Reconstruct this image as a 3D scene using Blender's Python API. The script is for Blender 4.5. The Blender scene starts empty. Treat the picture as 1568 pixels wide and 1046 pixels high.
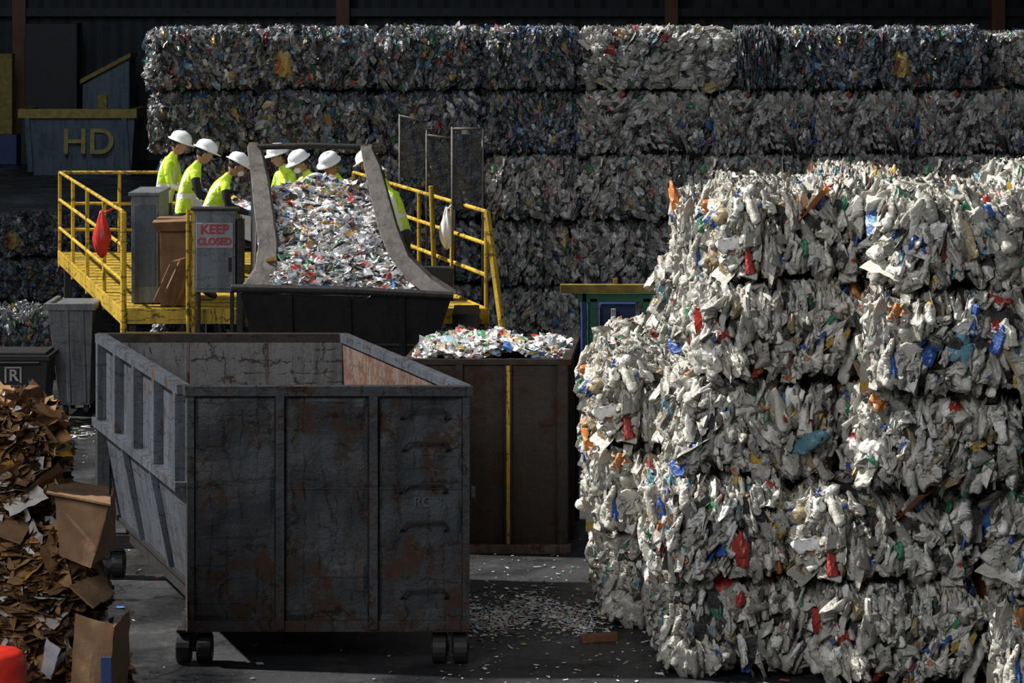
import bpy, math, random
import numpy as np
from mathutils import Vector, Matrix, Euler
rng=np.random.default_rng(7); random.seed(7)
S=bpy.context.scene
# ---------------------------------------------------------------- materials
def new_mat(name):
    m=bpy.data.materials.new(name); m.use_nodes=True
    nt=m.node_tree; b=nt.nodes['Principled BSDF']; return m,nt,b
def N(nt,t,**k):
    n=nt.nodes.new(t)
    for a,v in k.items(): setattr(n,a,v)
    return n
def mixc(nt,fac,a,b,blend='MIX'):
    n=nt.nodes.new('ShaderNodeMix'); n.data_type='RGBA'; n.blend_type=blend
    for i,x in ((0,fac),(6,a),(7,b)):
        if hasattr(x,'type') and hasattr(x,'links'): nt.links.new(x,n.inputs[i])
        elif i==0: n.inputs[0].default_value=x
        else: n.inputs[i].default_value=(*x,1)
    return n.outputs[2]
def noise(nt,scale,detail=4,vec=None,rough=.6,dist=0):
    n=N(nt,'ShaderNodeTexNoise'); n.inputs['Scale'].default_value=scale
    n.inputs['Detail'].default_value=detail; n.inputs['Roughness'].default_value=rough
    n.inputs['Distortion'].default_value=dist
    if vec is not None: nt.links.new(vec,n.inputs['Vector'])
    return n.outputs['Fac']
def ramp(nt,fac,a,b,c0=(0,0,0),c1=(1,1,1)):
    n=N(nt,'ShaderNodeValToRGB'); e=n.color_ramp.elements
    e[0].position=a; e[1].position=b; e[0].color=(*c0,1); e[1].color=(*c1,1)
    nt.links.new(fac,n.inputs[0]); return n.outputs[0]
def math_n(nt,op,a,b=None):
    n=N(nt,'ShaderNodeMath',operation=op)
    for i,x in enumerate((a,b)):
        if x is None: continue
        if hasattr(x,'links'): nt.links.new(x,n.inputs[i])
        else: n.inputs[i].default_value=x
    return n.outputs[0]
def objvec(nt,scale=(1,1,1),loc=(0,0,0)):
    tc=N(nt,'ShaderNodeTexCoord'); mp=N(nt,'ShaderNodeMapping'); mp.inputs['Scale'].default_value=scale; mp.inputs['Location'].default_value=loc
    nt.links.new(tc.outputs['Object'],mp.inputs[0]); return mp.outputs[0]
def bump(nt,b,h,st=.3,d=.02):
    n=N(nt,'ShaderNodeBump'); n.inputs['Strength'].default_value=st; n.inputs['Distance'].default_value=d
    nt.links.new(h,n.inputs['Height']); nt.links.new(n.outputs[0],b.inputs['Normal'])
def simple(name,c,rough=.5,metal=0,var=.35,scale=6,bmp=.15):
    m,nt,b=new_mat(name); v=objvec(nt)
    f=noise(nt,scale,5,v); c2=tuple(x*(1-var) for x in c)
    nt.links.new(mixc(nt,ramp(nt,f,.35,.65),c2,c),b.inputs['Base Color'])
    b.inputs['Roughness'].default_value=rough; b.inputs['Metallic'].default_value=metal
    if bmp: bump(nt,b,noise(nt,scale*4,4,v),bmp,.01)
    return m
def cracks(nt,v,sc_,w0,w1,mlo,mhi,mscale,dist=.35):
    vr=N(nt,'ShaderNodeTexVoronoi',feature='DISTANCE_TO_EDGE',distance='EUCLIDEAN'); vr.inputs['Scale'].default_value=sc_
    vv=N(nt,'ShaderNodeVectorMath',operation='ADD'); nz=N(nt,'ShaderNodeTexNoise'); nz.inputs['Scale'].default_value=3
    sc=N(nt,'ShaderNodeVectorMath',operation='SCALE'); sc.inputs['Scale'].default_value=dist
    nt.links.new(v,nz.inputs['Vector']); nt.links.new(nz.outputs['Color'],sc.inputs[0])
    nt.links.new(v,vv.inputs[0]); nt.links.new(sc.outputs[0],vv.inputs[1]); nt.links.new(vv.outputs[0],vr.inputs['Vector'])
    ln=ramp(nt,vr.outputs['Distance'],w0,w1,(1,1,1),(0,0,0))
    return math_n(nt,'MULTIPLY',ln,ramp(nt,noise(nt,mscale,4,v,.7),mlo,mhi))
def scribbles(nt,v,bias=0):
    """scraped-through paint: broken, wandering horizontal and vertical gouges"""
    sx=N(nt,'ShaderNodeSeparateXYZ'); nt.links.new(v,sx.inputs[0]); out=None
    for ax,k,off,thr in ((0,4.1,(3,1,7),.50),(2,4.3,(9,4,2),.50),(0,9.0,(5,8,1),.53),(2,10.5,(2,6,4),.53)):
        vo=objvec(nt,(1,1,1),off)
        w_=math_n(nt,'MULTIPLY',noise(nt,3.2,7,vo,.7),1.7)
        fr=math_n(nt,'FRACT',math_n(nt,'ADD',math_n(nt,'MULTIPLY',sx.outputs[ax],k),w_))
        ln=ramp(nt,math_n(nt,'ABSOLUTE',math_n(nt,'SUBTRACT',fr,.5)),.035,.06,(1,1,1),(0,0,0))
        sc=(1.5,1.5,4.5) if ax==2 else (4.5,4.5,1.3)
        mk=ramp(nt,noise(nt,1.3,5,objvec(nt,sc,off),.7),thr-bias,thr-bias+.03)
        r_=math_n(nt,'MULTIPLY',ln,mk); out=r_ if out is None else math_n(nt,'MAXIMUM',out,r_)
    return out
def rusty(name,base,light,rust,thr=.56,scr=.5,rough=.55,zgrime=None,scol=.35):
    m,nt,b=new_mat(name); v=objvec(nt); vs=objvec(nt,(6,6,.5))
    c=mixc(nt,ramp(nt,noise(nt,1.2,6,v),.3,.7),base,light)
    c=mixc(nt,math_n(nt,'MULTIPLY',ramp(nt,noise(nt,1.5,5,vs),.46,.72),.75),c,tuple(x*.3 for x in base))
    c=mixc(nt,math_n(nt,'MULTIPLY',ramp(nt,noise(nt,9,8,v,.75),.6,.7),.25),c,tuple(min(1,x*2.2) for x in light))
    rm=ramp(nt,noise(nt,2.3,9,v,.78),thr,thr+.05)
    if zgrime:
        sx=N(nt,'ShaderNodeSeparateXYZ'); nt.links.new(v,sx.inputs[0])
        zr=N(nt,'ShaderNodeMapRange'); zr.inputs['From Min'].default_value=zgrime[0]; zr.inputs['From Max'].default_value=zgrime[1]; zr.inputs['To Min'].default_value=.11; zr.inputs['To Max'].default_value=0
        nt.links.new(sx.outputs[2],zr.inputs[0])
        rm=ramp(nt,math_n(nt,'ADD',noise(nt,3.1,9,v,.78),zr.outputs[0]),thr,thr+.05)
    c=mixc(nt,rm,c,rust)
    rs_=ramp(nt,noise(nt,2.2,7,vs,.7),thr+.01,thr+.1)
    c=mixc(nt,math_n(nt,'MULTIPLY',rs_,.6),c,rust)
    c=mixc(nt,math_n(nt,'MULTIPLY',scribbles(nt,v),scr),c,tuple(x*scol for x in rust))
    nt.links.new(c,b.inputs['Base Color']); b.inputs['Metallic'].default_value=.25
    nt.links.new(ramp(nt,rm,0,1,(rough,)*3,(.9,)*3),b.inputs['Roughness'])
    bump(nt,b,noise(nt,7,7,v,.7),.5,.025); return m
def attr_mat(name,rough=.4,spec=.5,gain=1.0,bs=.5,bsc=18,lo=.65):
    m,nt,b=new_mat(name); a=N(nt,'ShaderNodeAttribute',attribute_name='Col'); v=objvec(nt)
    f=ramp(nt,noise(nt,14,4,v),.3,.7,(lo*gain,)*3,(1.05*gain,)*3)
    nt.links.new(mixc(nt,1.0,a.outputs['Color'],f,'MULTIPLY'),b.inputs['Base Color'])
    b.inputs['Roughness'].default_value=rough; b.inputs['Specular IOR Level'].default_value=spec
    bump(nt,b,noise(nt,bsc,4,v,.55,2.0),bs,.015)
    return m
M={}
M['steel']=rusty('painted_steel_worn',(.02,.025,.03),(.038,.046,.052),(.05,.027,.016),.535,.95,.5,(-.1,1.0),.2)
M['steel_lit']=rusty('painted_steel_lit',(.05,.062,.08),(.085,.1,.125),(.05,.026,.016),.57,.7)  # same steel as the front, lightened: light from the left put into the colour
M['steel_in']=rusty('steel_inner',(.15,.15,.145),(.22,.22,.21),(.08,.04,.025),.57,.9)
M['rustwall']=rusty('rusty_inner',(.12,.085,.075),(.2,.15,.125),(.09,.036,.02),.5,.6)
M['brownsteel']=rusty('brown_steel',(.022,.017,.013),(.034,.026,.019),(.05,.024,.012),.52,.5)
M['darksteel']=rusty('dark_hopper_steel',(.014,.013,.0125),(.026,.024,.022),(.03,.02,.013),.6,.3)
M['armsteel']=rusty('arm_steel',(.09,.08,.072),(.15,.135,.125),(.08,.05,.03),.6,.4)
M['yellow']=rusty('yellow_paint',(.46,.3,.028),(.68,.46,.045),(.08,.05,.02),.59,.8)
M['yellow_dull']=simple('yellow_dull',(.3,.21,.03),.6,0,.5)
M['blackrub']=simple('black_rubber',(.012,.012,.012),.6)
M['grey']=rusty('grey_panel',(.12,.135,.155),(.19,.205,.22),(.1,.07,.05),.64,.4)
M['green']=simple('green_paint',(.02,.14,.07),.5)
M['blue']=simple('blue_paint',(.015,.04,.14),.5)
M['red']=simple('red_plastic',(.65,.03,.015),.4)
M['redpaint']=simple('red_lettering',(.5,.04,.05),.6)
M['white']=simple('white_shell',(.85,.86,.88),.3,0,.05,3,0)
M['sign']=simple('sign_board',(.38,.38,.4),.6)
M['whiteletter']=simple('white_lettering',(.5,.5,.5),.6)
M['chalk']=simple('chalk',(.09,.1,.11),.9)
M['card']=simple('cardboard',(.24,.135,.065),.85,0,.4,5,.4)
M['skin']=simple('skin',(.42,.23,.15),.55,0,.1,8,0)
M['hair']=simple('hair',(.012,.009,.008),.6)
M['black']=simple('black_cloth',(.012,.012,.016),.85)
M['navy']=simple('navy_cloth',(.02,.03,.06),.85)
M['glove']=simple('blue_glove',(.03,.16,.5),.4)
M['boot']=simple('boots',(.03,.02,.015),.6)
m,nt,b=new_mat('black_plastic_sheet'); b.inputs['Base Color'].default_value=(.035,.038,.043,1); b.inputs['Roughness'].default_value=.18
bump(nt,b,noise(nt,7,5,objvec(nt)),.9,.08); M['bag']=m
m,nt,b=new_mat('hi_vis_vest'); v=objvec(nt); sx=N(nt,'ShaderNodeSeparateXYZ'); nt.links.new(v,sx.inputs[0])
def band(val,c,w):
    return math_n(nt,'LESS_THAN',math_n(nt,'ABSOLUTE',math_n(nt,'SUBTRACT',val,c)),w)
bz=band(sx.outputs[2],1.13,.03); by=band(math_n(nt,'ABSOLUTE',sx.outputs[1]),.105,.022)
mx=math_n(nt,'MAXIMUM',bz,by)
cc=mixc(nt,ramp(nt,noise(nt,9,4,v),.35,.65),(.5,.75,.03),(.68,.95,.06))
nt.links.new(mixc(nt,mx,cc,(.75,.77,.75)),b.inputs['Base Color']); b.inputs['Roughness'].default_value=.6
bump(nt,b,noise(nt,12,3,v),.7,.04); M['vest']=m
M['plastic']=attr_mat('crushed_plastic',.33,.6,1.0,.6,16,.65)
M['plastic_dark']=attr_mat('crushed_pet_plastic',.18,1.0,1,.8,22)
M['litter']=attr_mat('mixed_litter',.4,.6,1.1,.5,26)
M['fibre']=attr_mat('cardboard_scrap',.85,.2,1,.4,20)
m,nt,b=new_mat('bale_core'); v=objvec(nt)
nt.links.new(mixc(nt,ramp(nt,noise(nt,14,4,v),.4,.65),(.015,.015,.015),(.06,.06,.055)),b.inputs['Base Color']); b.inputs['Roughness'].default_value=.7
bump(nt,b,noise(nt,20,4,v),1,.05); M['core']=m
m,nt,b=new_mat('asphalt_floor'); tc=N(nt,'ShaderNodeTexCoord'); v=tc.outputs['Object']
c=mixc(nt,ramp(nt,noise(nt,.45,7,v,.7),.38,.62),(.009,.011,.014),(.032,.033,.037))
c=mixc(nt,ramp(nt,noise(nt,1.4,9,v,.75),.55,.67),c,(.07,.065,.058))
c=mixc(nt,cracks(nt,v,.6,.006,.018,.4,.5,.6,.8),c,(.004,.004,.004))
c=mixc(nt,math_n(nt,'MULTIPLY',ramp(nt,noise(nt,45,3,v),.64,.7),.6),c,(.22,.22,.22))
nt.links.new(c,b.inputs['Base Color'])
nt.links.new(ramp(nt,noise(nt,.8,5,v),.42,.6,(.2,)*3,(.8,)*3),b.inputs['Roughness'])
bump(nt,b,noise(nt,12,8,v,.7),.5,.03); M['floor']=m
M['wall']=simple('wall_sheeting',(.04,.044,.05),.8,0,.4,.8)
M['colm']=simple('column_paint',(.18,.075,.035),.7,0,.3,2)
M['bluegrey']=rusty('blue_grey_container',(.06,.085,.11),(.09,.12,.15),(.06,.04,.03),.68,.2)

# ---------------------------------------------------------------- mesh builder
class MB:
    def __init__(s): s.v=[];s.f=[];s.m=[];s.mats=[]
    def mi(s,k):
        if k not in s.mats: s.mats.append(k)
        return s.mats.index(k)
    def add(s,vs,fs,k):
        o=len(s.v); i=s.mi(k)
        s.v+= [tuple(p) for p in vs]; s.f+=[tuple(o+j for j in f) for f in fs]; s.m+=[i]*len(fs)
    def hexa(s,c,k):
        s.add(c,[(3,2,1,0),(4,5,6,7),(0,1,5,4),(1,2,6,5),(2,3,7,6),(3,0,4,7)],k)
    def box(s,x0,x1,y0,y1,z0,z1,k):
        s.hexa([(x0,y0,z0),(x1,y0,z0),(x1,y1,z0),(x0,y1,z0),(x0,y0,z1),(x1,y0,z1),(x1,y1,z1),(x0,y1,z1)],k)
    def fbox(s,F,u0,u1,w0,w1,z0,z1,k,ut0=None,ut1=None):
        a=ut0 if ut0 is not None else u0; b=ut1 if ut1 is not None else u1
        s.hexa([F(u0,w0,z0),F(u1,w0,z0),F(u1,w1,z0),F(u0,w1,z0),F(a,w0,z1),F(b,w0,z1),F(b,w1,z1),F(a,w1,z1)],k)
    def prism(s,poly,y0,y1,k):
        n=len(poly); vs=[(x,y0,z) for x,z in poly]+[(x,y1,z) for x,z in poly]
        fs=[tuple(range(n)),tuple(range(2*n-1,n-1,-1))]+[(i+n,(i+1)%n+n,(i+1)%n,i) for i in range(n)]
        s.add(vs,fs,k)
    def tube(s,pts,r,k,n=10,ry=None):
        pts=[Vector(p) for p in pts]; R=r if isinstance(r,(list,tuple)) else [r]*len(pts)
        vs=[];prev=None
        for i,p in enumerate(pts):
            d=(pts[min(i+1,len(pts)-1)]-pts[max(i-1,0)]).normalized()
            up=Vector((0,0,1)) if abs(d.z)<.9 else Vector((0,1,0))
            if prev is not None: up=prev
            a=d.cross(up).normalized(); u=a.cross(d).normalized(); prev=u
            for j in range(n):
                t=2*math.pi*(j+.5)/n; vs.append(p+a*math.cos(t)*R[i]+u*math.sin(t)*(ry if ry else R[i]))
        fs=[]
        for i in range(len(pts)-1):
            for j in range(n):
                fs.append((i*n+j,i*n+(j+1)%n,(i+1)*n+(j+1)%n,(i+1)*n+j))
        fs.append(tuple(range(n-1,-1,-1))); fs.append(tuple((len(pts)-1)*n+j for j in range(n)))
        s.add(vs,fs,k)
    def ell(s,c,r,k,nu=16,nv=10,fn=None,rot=None):
        vs=[];fs=[]
        for i in range(nv+1):
            ph=math.pi*i/nv
            for j in range(nu):
                t=2*math.pi*j/nu; p=Vector((math.sin(ph)*math.cos(t),math.sin(ph)*math.sin(t),math.cos(ph)))
                if fn: p=fn(p)
                p=Vector((p.x*r[0],p.y*r[1],p.z*r[2]))
                if rot: p=rot@p
                vs.append(p+Vector(c))
        for i in range(nv):
            for j in range(nu): fs.append((i*nu+j,(i+1)*nu+j,(i+1)*nu+(j+1)%nu,i*nu+(j+1)%nu))
        s.add(vs,fs,k)
    def obj(s,name,parent=None,bevel=0,smooth=False,origin=None):
        me=bpy.data.meshes.new(name); vs=s.v
        me.from_pydata(vs,[],s.f)
        for k in s.mats: me.materials.append(M[k])
        me.polygons.foreach_set('material_index',s.m)
        if smooth: me.polygons.foreach_set('use_smooth',[True]*len(s.f))
        me.update(); ob=bpy.data.objects.new(name,me); S.collection.objects.link(ob)
        if parent: ob.parent=parent
        if bevel:
            md=ob.modifiers.new('bev','BEVEL'); md.width=bevel; md.segments=2; md.limit_method='ANGLE'
        return ob
def empty(name,loc=(0,0,0),rz=0):
    e=bpy.data.objects.new(name,None); e.location=loc; e.rotation_euler[2]=rz; S.collection.objects.link(e); return e
def adopt(o,par):
    o.parent=par; bpy.context.view_layer.update(); o.matrix_parent_inverse=par.matrix_world.inverted(); return o
def text(name,body,size,loc,k,parent=None,rot=(math.pi/2,0,0),ext=.004,sx=1,bold=.0):
    cu=bpy.data.curves.new(name,'FONT'); cu.body=body; cu.size=size; cu.extrude=ext; cu.align_x='CENTER'; cu.align_y='CENTER'; cu.offset=bold
    cu.materials.append(M[k]); o=bpy.data.objects.new(name,cu); S.collection.objects.link(o)
    bpy.context.view_layer.update(); me=bpy.data.meshes.new_from_object(o.evaluated_get(bpy.context.evaluated_depsgraph_get()))
    bpy.data.objects.remove(o); o=bpy.data.objects.new(name,me); S.collection.objects.link(o)
    o.location=loc; o.rotation_euler=rot; o.scale=(sx,1,1)
    if parent: adopt(o,parent)
    return o

# ---------------------------------------------------------------- piece scattering
import bmesh
def unit(r):
    n=r.normal(size=3); return n/np.linalg.norm(n)
def bottle(nu,nv,r,amt=1.0,sharp=.18,nd=7,jit=.035):
    """crushed jug / bottle: closed lat-long shell with neck, dents and folds"""
    vs=[]; neck=r.random()<.6
    for i in range(nv+1):
        t=i/nv; z=-1+2*t
        R=min(1,(t/.08)**.5 if t<.08 else 1)
        if neck: R*= 1 if t<.62 else max(.28,1-.72*((t-.62)/.22)**1.2) if t<.84 else .28
        else: R*= 1 if t<.9 else ((1-t)/.1)**.5
        if i in (0,nv): R=0.02
        for j in range(nu):
            a=2*math.pi*(j+.5*(i%2))/nu; c,s_=math.cos(a),math.sin(a)
            k=1/(abs(c)**4+abs(s_)**4)**.25; vs.append((R*k*c*.9,R*k*s_*.9,z))
    v=np.array(vs)
    for k in range(nd):
        n=unit(r); t=unit(r); off=r.uniform(-.6,.6); d=v@t-off
        v=v-n*(np.exp(-(d/sharp)**2)*(v@n)*r.uniform(.25,.65))[:,None]*amt
    for k in range(3):
        n=unit(r); t=unit(r); off=r.uniform(-.3,.3)
        v=v+n*(np.abs(v@t-off)[:,None]-.4)*r.uniform(.1,.4)*amt
    for k in range(2):
        n=unit(r); d=v@n; off=r.uniform(.3,.6); v=v-n*np.clip(d-off,0,None)[:,None]*1.1
    v+=r.normal(size=v.shape)*jit*amt
    v-=v.mean(0); v/=np.abs(v).max(0)
    f=[]
    for i in range(nv):
        for j in range(nu):
            a=i*nu+j;b_=i*nu+(j+1)%nu;c=a+nu;d=b_+nu; f+=[[a,b_,d],[a,d,c]]
    return v,np.array(f)
def sheet(n,r,amt=.5,jit=.08):
    g=np.linspace(-1,1,n); X,Z=np.meshgrid(g,g); v=np.stack([np.zeros(n*n),X.ravel(),Z.ravel()],1)
    for k in range(6):
        a=r.uniform(0,6.28); t=np.array([0,math.cos(a),math.sin(a)]); off=r.uniform(-.7,.7)
        v[:,0]+=np.abs(v@t-off)*r.uniform(-1,1)*amt
    v+=r.normal(size=v.shape)*jit; v[:,0]-=v[:,0].mean()
    f=[]
    for i in range(n-1):
        for j in range(n-1):
            a=i*n+j; f+=[[a,a+1,a+n+1],[a,a+n+1,a+n]]
    return v,np.array(f)
r0=np.random.default_rng(3)
T_hi=[bottle(20,16,r0,.85,.22,6,.012) for _ in range(26)]+[sheet(8,r0,.4,.03) for _ in range(2)]
T_lo=[bottle(10,8,r0,.9,.22,6,.03) for _ in range(16)]+[sheet(5,r0,.5) for _ in range(2)]
T_flake=[sheet(3,r0,.5) for _ in range(8)]+[sheet(4,r0,.6) for _ in range(5)]+[bottle(7,5,r0) for _ in range(5)]
T_card=[sheet(6,r0,.3,.06) for _ in range(8)]+[sheet(5,r0,.7,.1) for _ in range(8)]
def eul(a):
    cx,cy,cz=np.cos(a).T; sx,sy,sz=np.sin(a).T; R=np.empty((len(a),3,3))
    R[:,0,0]=cy*cz;R[:,0,1]=sx*sy*cz-cx*sz;R[:,0,2]=cx*sy*cz+sx*sz
    R[:,1,0]=cy*sz;R[:,1,1]=sx*sy*sz+cx*cz;R[:,1,2]=cx*sy*sz-sx*cz
    R[:,2,0]=-sy;R[:,2,1]=sx*cy;R[:,2,2]=cx*cy
    return R
def pieces(T,pos,ang,sc,col,r,label=0,lab=None):
    n=len(pos); tid=r.integers(0,len(T),n); V=[];F=[];C=[];o=0; R=eul(ang)
    for t,(tv,tf) in enumerate(T):
        ids=np.where(tid==t)[0]
        if len(ids)==0: continue
        v=tv[None]*sc[ids][:,None,:]; v=np.einsum('nij,nkj->nki',R[ids],v)+pos[ids][:,None,:]
        c=np.repeat(col[ids][:,None,:],len(tv),1)
        if label>0:
            L_=r.random(len(ids))<label; cz=r.uniform(-.6,.6,len(ids)); wz=r.uniform(.12,.35,len(ids))
            msk=(np.abs(tv[None,:,2]-cz[:,None])<wz[:,None])&(tv[None,:,0]*np.sign(r.normal(size=len(ids)))[:,None]+tv[None,:,1]>r.uniform(-1.5,.8,len(ids))[:,None])&L_[:,None]
            lc=lab[r.integers(0,len(lab),len(ids))]
            c=np.where(msk[...,None],lc[:,None,:],c)
        f=tf[None]+(np.arange(len(ids))*len(tv))[:,None,None]+o
        o+=len(ids)*len(tv); V.append(v.reshape(-1,3));F.append(f.reshape(-1,3));C.append(c.reshape(-1,3))
    return np.concatenate(V),np.concatenate(F),np.concatenate(C)
def tri_mesh(name,V,F,C,mats,midx=None,smooth=False):
    me=bpy.data.meshes.new(name); me.vertices.add(len(V)); me.vertices.foreach_set('co',V.astype(np.float32).ravel())
    me.loops.add(len(F)*3); me.loops.foreach_set('vertex_index',F.astype(np.int32).ravel())
    me.polygons.add(len(F)); me.polygons.foreach_set('loop_start',np.arange(0,len(F)*3,3,dtype=np.int32))
    me.polygons.foreach_set('loop_total',np.full(len(F),3,dtype=np.int32))
    for k in mats: me.materials.append(M[k])
    if midx is not None: me.polygons.foreach_set('material_index',midx.astype(np.int32))
    me.polygons.foreach_set('use_smooth',np.full(len(F),bool(smooth)))
    me.update(calc_edges=True)
    a=me.color_attributes.new('Col','FLOAT_COLOR','POINT'); a.data.foreach_set('color',np.concatenate([C,np.ones((len(C),1))],1).astype(np.float32).ravel())
    me.validate(); return me
def pal(entries,n,r,jit=.15):
    w=np.array([e[0] for e in entries],float); w/=w.sum(); c=np.array([e[1] for e in entries])
    out=c[r.choice(len(entries),n,p=w)]; return np.clip(out*(1+r.normal(size=(n,1))*jit),0,1)
P_white=[(34,(.6,.58,.51)),(26,(.43,.41,.355)),(19,(.28,.27,.235)),(8,(.78,.77,.73)),(4,(.08,.078,.07)),(1.1,(.55,.36,.05)),(1.4,(.42,.04,.025)),(1.6,(.035,.1,.34)),(1.3,(.03,.19,.09)),(1.0,(.52,.18,.04)),(1.5,(.14,.32,.4)),(2.2,(.36,.29,.17))]
LAB=np.array([(.38,.04,.03),(.04,.1,.34),(.03,.2,.09),(.5,.33,.05),(.06,.06,.07),(.42,.16,.05),(.1,.27,.4),(.3,.3,.3),(.2,.19,.17),(.7,.69,.67)])
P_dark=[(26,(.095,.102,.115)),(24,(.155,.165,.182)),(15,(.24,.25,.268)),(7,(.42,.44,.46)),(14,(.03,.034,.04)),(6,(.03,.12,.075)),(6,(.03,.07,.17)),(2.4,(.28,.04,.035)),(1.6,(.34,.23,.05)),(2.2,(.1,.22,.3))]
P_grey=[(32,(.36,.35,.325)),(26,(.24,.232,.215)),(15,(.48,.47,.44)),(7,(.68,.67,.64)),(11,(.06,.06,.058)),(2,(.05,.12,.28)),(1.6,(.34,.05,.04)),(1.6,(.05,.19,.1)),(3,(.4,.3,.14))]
P_lit=[(56,(.93,.93,.93)),(13,(.6,.6,.6)),(5,(.3,.3,.28)),(12,(.045,.045,.04)),(2.5,(.6,.08,.06)),(2.2,(.08,.2,.5)),(2.5,(.1,.36,.18)),(3.5,(.7,.42,.1)),(2.5,(.6,.4,.38)),(2,(.35,.5,.6)),(4,(.35,.22,.1))]
P_card=[(34,(.3,.17,.075)),(26,(.19,.105,.05)),(15,(.42,.25,.12)),(8,(.55,.51,.46)),(6,(.74,.73,.69)),(3,(.6,.34,.04)),(14,(.06,.035,.018)),(1.6,(.05,.11,.24))]
def rbox(q,p=7):
    return q/((np.abs(q)**p).sum(1)**(1/p))[:,None]
def bale_mesh(name,size,n,T,palette,psize,matk,seed,label=.2,ang3=(.3,.28,.5),round_p=8,flat=False,inset=.75,smooth=True,wildp=.1):
    r=np.random.default_rng(seed); h=np.array(size)/2
    A=np.array([h[0]*h[2]*1.4,h[1]*h[2]*.9,h[1]*h[2]*.5,h[0]*h[1]*.8,h[0]*h[2]*.15]); face=r.choice(5,n,p=A/A.sum())
    q=r.uniform(-1,1,(n,3))
    q[face==0,1]=-1;q[face==1,0]=-1;q[face==2,0]=1;q[face==3,2]=1;q[face==4,1]=1
    nr=np.zeros((n,3))
    for k,(ax,sg) in enumerate([(1,-1),(0,-1),(0,1),(2,1),(1,1)]): nr[face==k,ax]=sg
    ps=np.array(psize)
    pos=rbox(q,round_p)*(h-ps*np.array([1,inset,inset]))
    ph=r.uniform(0,6.28,6); k3=r.uniform(3,8,(2,3))
    lump=.024*np.sin(pos@k3[0]+ph[0])+.018*np.sin(pos@k3[1]*1.9+ph[1])
    pos+=nr*(lump+r.normal(size=n)*.02)[:,None]
    sc=ps*np.exp(r.normal(size=(n,3))*.22)*np.exp(r.normal(size=(n,1))*.27)
    lean=.35*np.sin(pos[:,0]*5+ph[2])+.25*np.sin(pos[:,2]*6+pos[:,0]*3+ph[3])
    ang=r.normal(size=(n,3))*np.array(ang3); ang[:,1]+=lean*(0 if flat else 1)
    wild=r.random(n)<wildp; ang[wild]+=r.normal(size=(wild.sum(),3))*.8
    ang[face==1,2]*=1.6
    if flat:
        ang[:,1]+=math.pi/2; ang[:,2]=r.uniform(0,6.28,n)
        zz=np.minimum(sc[:,0],.1)
    else: zz=np.abs(np.cos(ang[:,0])*np.cos(ang[:,1]))*sc[:,2]
    pos[:,2]=np.clip(pos[:,2],-h[2]+zz*.8,h[2]-zz*.8)
    col=pal(palette,n,r)
    V,F,C=pieces(T,pos,ang,sc,col,r,label,LAB)
    g=10; bm=bmesh.new(); bmesh.ops.create_cube(bm,size=2); bmesh.ops.subdivide_edges(bm,edges=bm.edges[:],cuts=g,use_grid_fill=True)
    bmesh.ops.triangulate(bm,faces=bm.faces[:]); cv=np.array([p.co[:] for p in bm.verts]); cf=np.array([[x.index for x in f.verts] for f in bm.faces]); bm.free()
    cv=rbox(cv,round_p)*(h-np.array([.06,ps[1]*1.1,.05])); cv+=r.normal(size=cv.shape)*.008
    mi=np.concatenate([np.zeros(len(F)),np.ones(len(cf))]); F=np.concatenate([F,cf+len(V)]); V=np.concatenate([V,cv]); C=np.concatenate([C,np.full((len(cv),3),.1)])
    return tri_mesh(name,V,F,C,[matk,'core'],mi,smooth)
def place(me,name,loc,scale=(1,1,1),rz=0,rx=0,ry=0):
    o=bpy.data.objects.new(name,me); o.location=loc; o.scale=scale; o.rotation_euler=(rx,ry,rz); S.collection.objects.link(o); return o

# ---- right hand stack of white plastic bales (near)
WS=(1.15,1.7,.69)
W=[bale_mesh('white_bale_%d'%i,WS,900,T_hi,P_white,(.034,.05,.078),'plastic',100+i,.22,round_p=7) for i in range(8)]
rs=np.random.default_rng(5)
def wb(x0,x1,row,ynear,k,rz=None,dep=1.7,zo=0):
    w=x1-x0; z=.345+row*.688+zo
    place(W[k%8],'plastic_bale',((x0+x1)/2,ynear+dep/2,z),(w/WS[0]*1.02,dep/WS[1],1.01),rz if rz is not None else rs.uniform(-.03,.03),0,rs.uniform(-.035,.035))
k=0
front={0:[(1.05,2.10,22.8),(2.14,3.25,22.5),(3.32,4.4,22.0)],
       1:[(.98,1.96,22.72),(2.0,3.25,22.55),(3.32,4.5,22.2)],
       2:[(1.16,2.3,22.9),(2.34,3.50,22.2),(3.57,4.7,21.9)],
       3:[(1.33,2.4,22.8),(2.44,3.6,22.0),(3.65,4.7,21.7)],
       4:[(1.46,2.5,22.9),(2.54,3.65,22.15),(3.70,4.7,21.9)]}
for row,L_ in front.items():
    for (a,b_,y) in L_: wb(a,b_,row,y,k); k+=1
back={0:[(.70,1.9,24.6),(1.95,3.1,24.7)],1:[(.62,1.8,24.6),(1.85,3.1,24.6)],2:[(.62,1.8,24.7),(1.85,3.1,24.7)],
      3:[(1.2,2.35,24.65),(2.4,3.5,24.5)]}
for row,L_ in back.items():
    for (a,b_,y) in L_: wb(a,b_,row,y,k+1,.03); k+=1
wb(1.3,2.3,4,24.65,2,0,zo=-.17); wb(2.36,2.98,4,24.6,3,.02,zo=.0); wb(3.05,3.62,4,24.4,0,0,zo=-.1); wb(3.68,4.6,4,24.3,5,.05,zo=.04)
for (a,b_,y) in [(.72,1.85,26.4)]: wb(a,b_,0,y,2); wb(a-.06,b_-.05,1,y,4); wb(a+.05,b_+.05,2,y,0)

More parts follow.
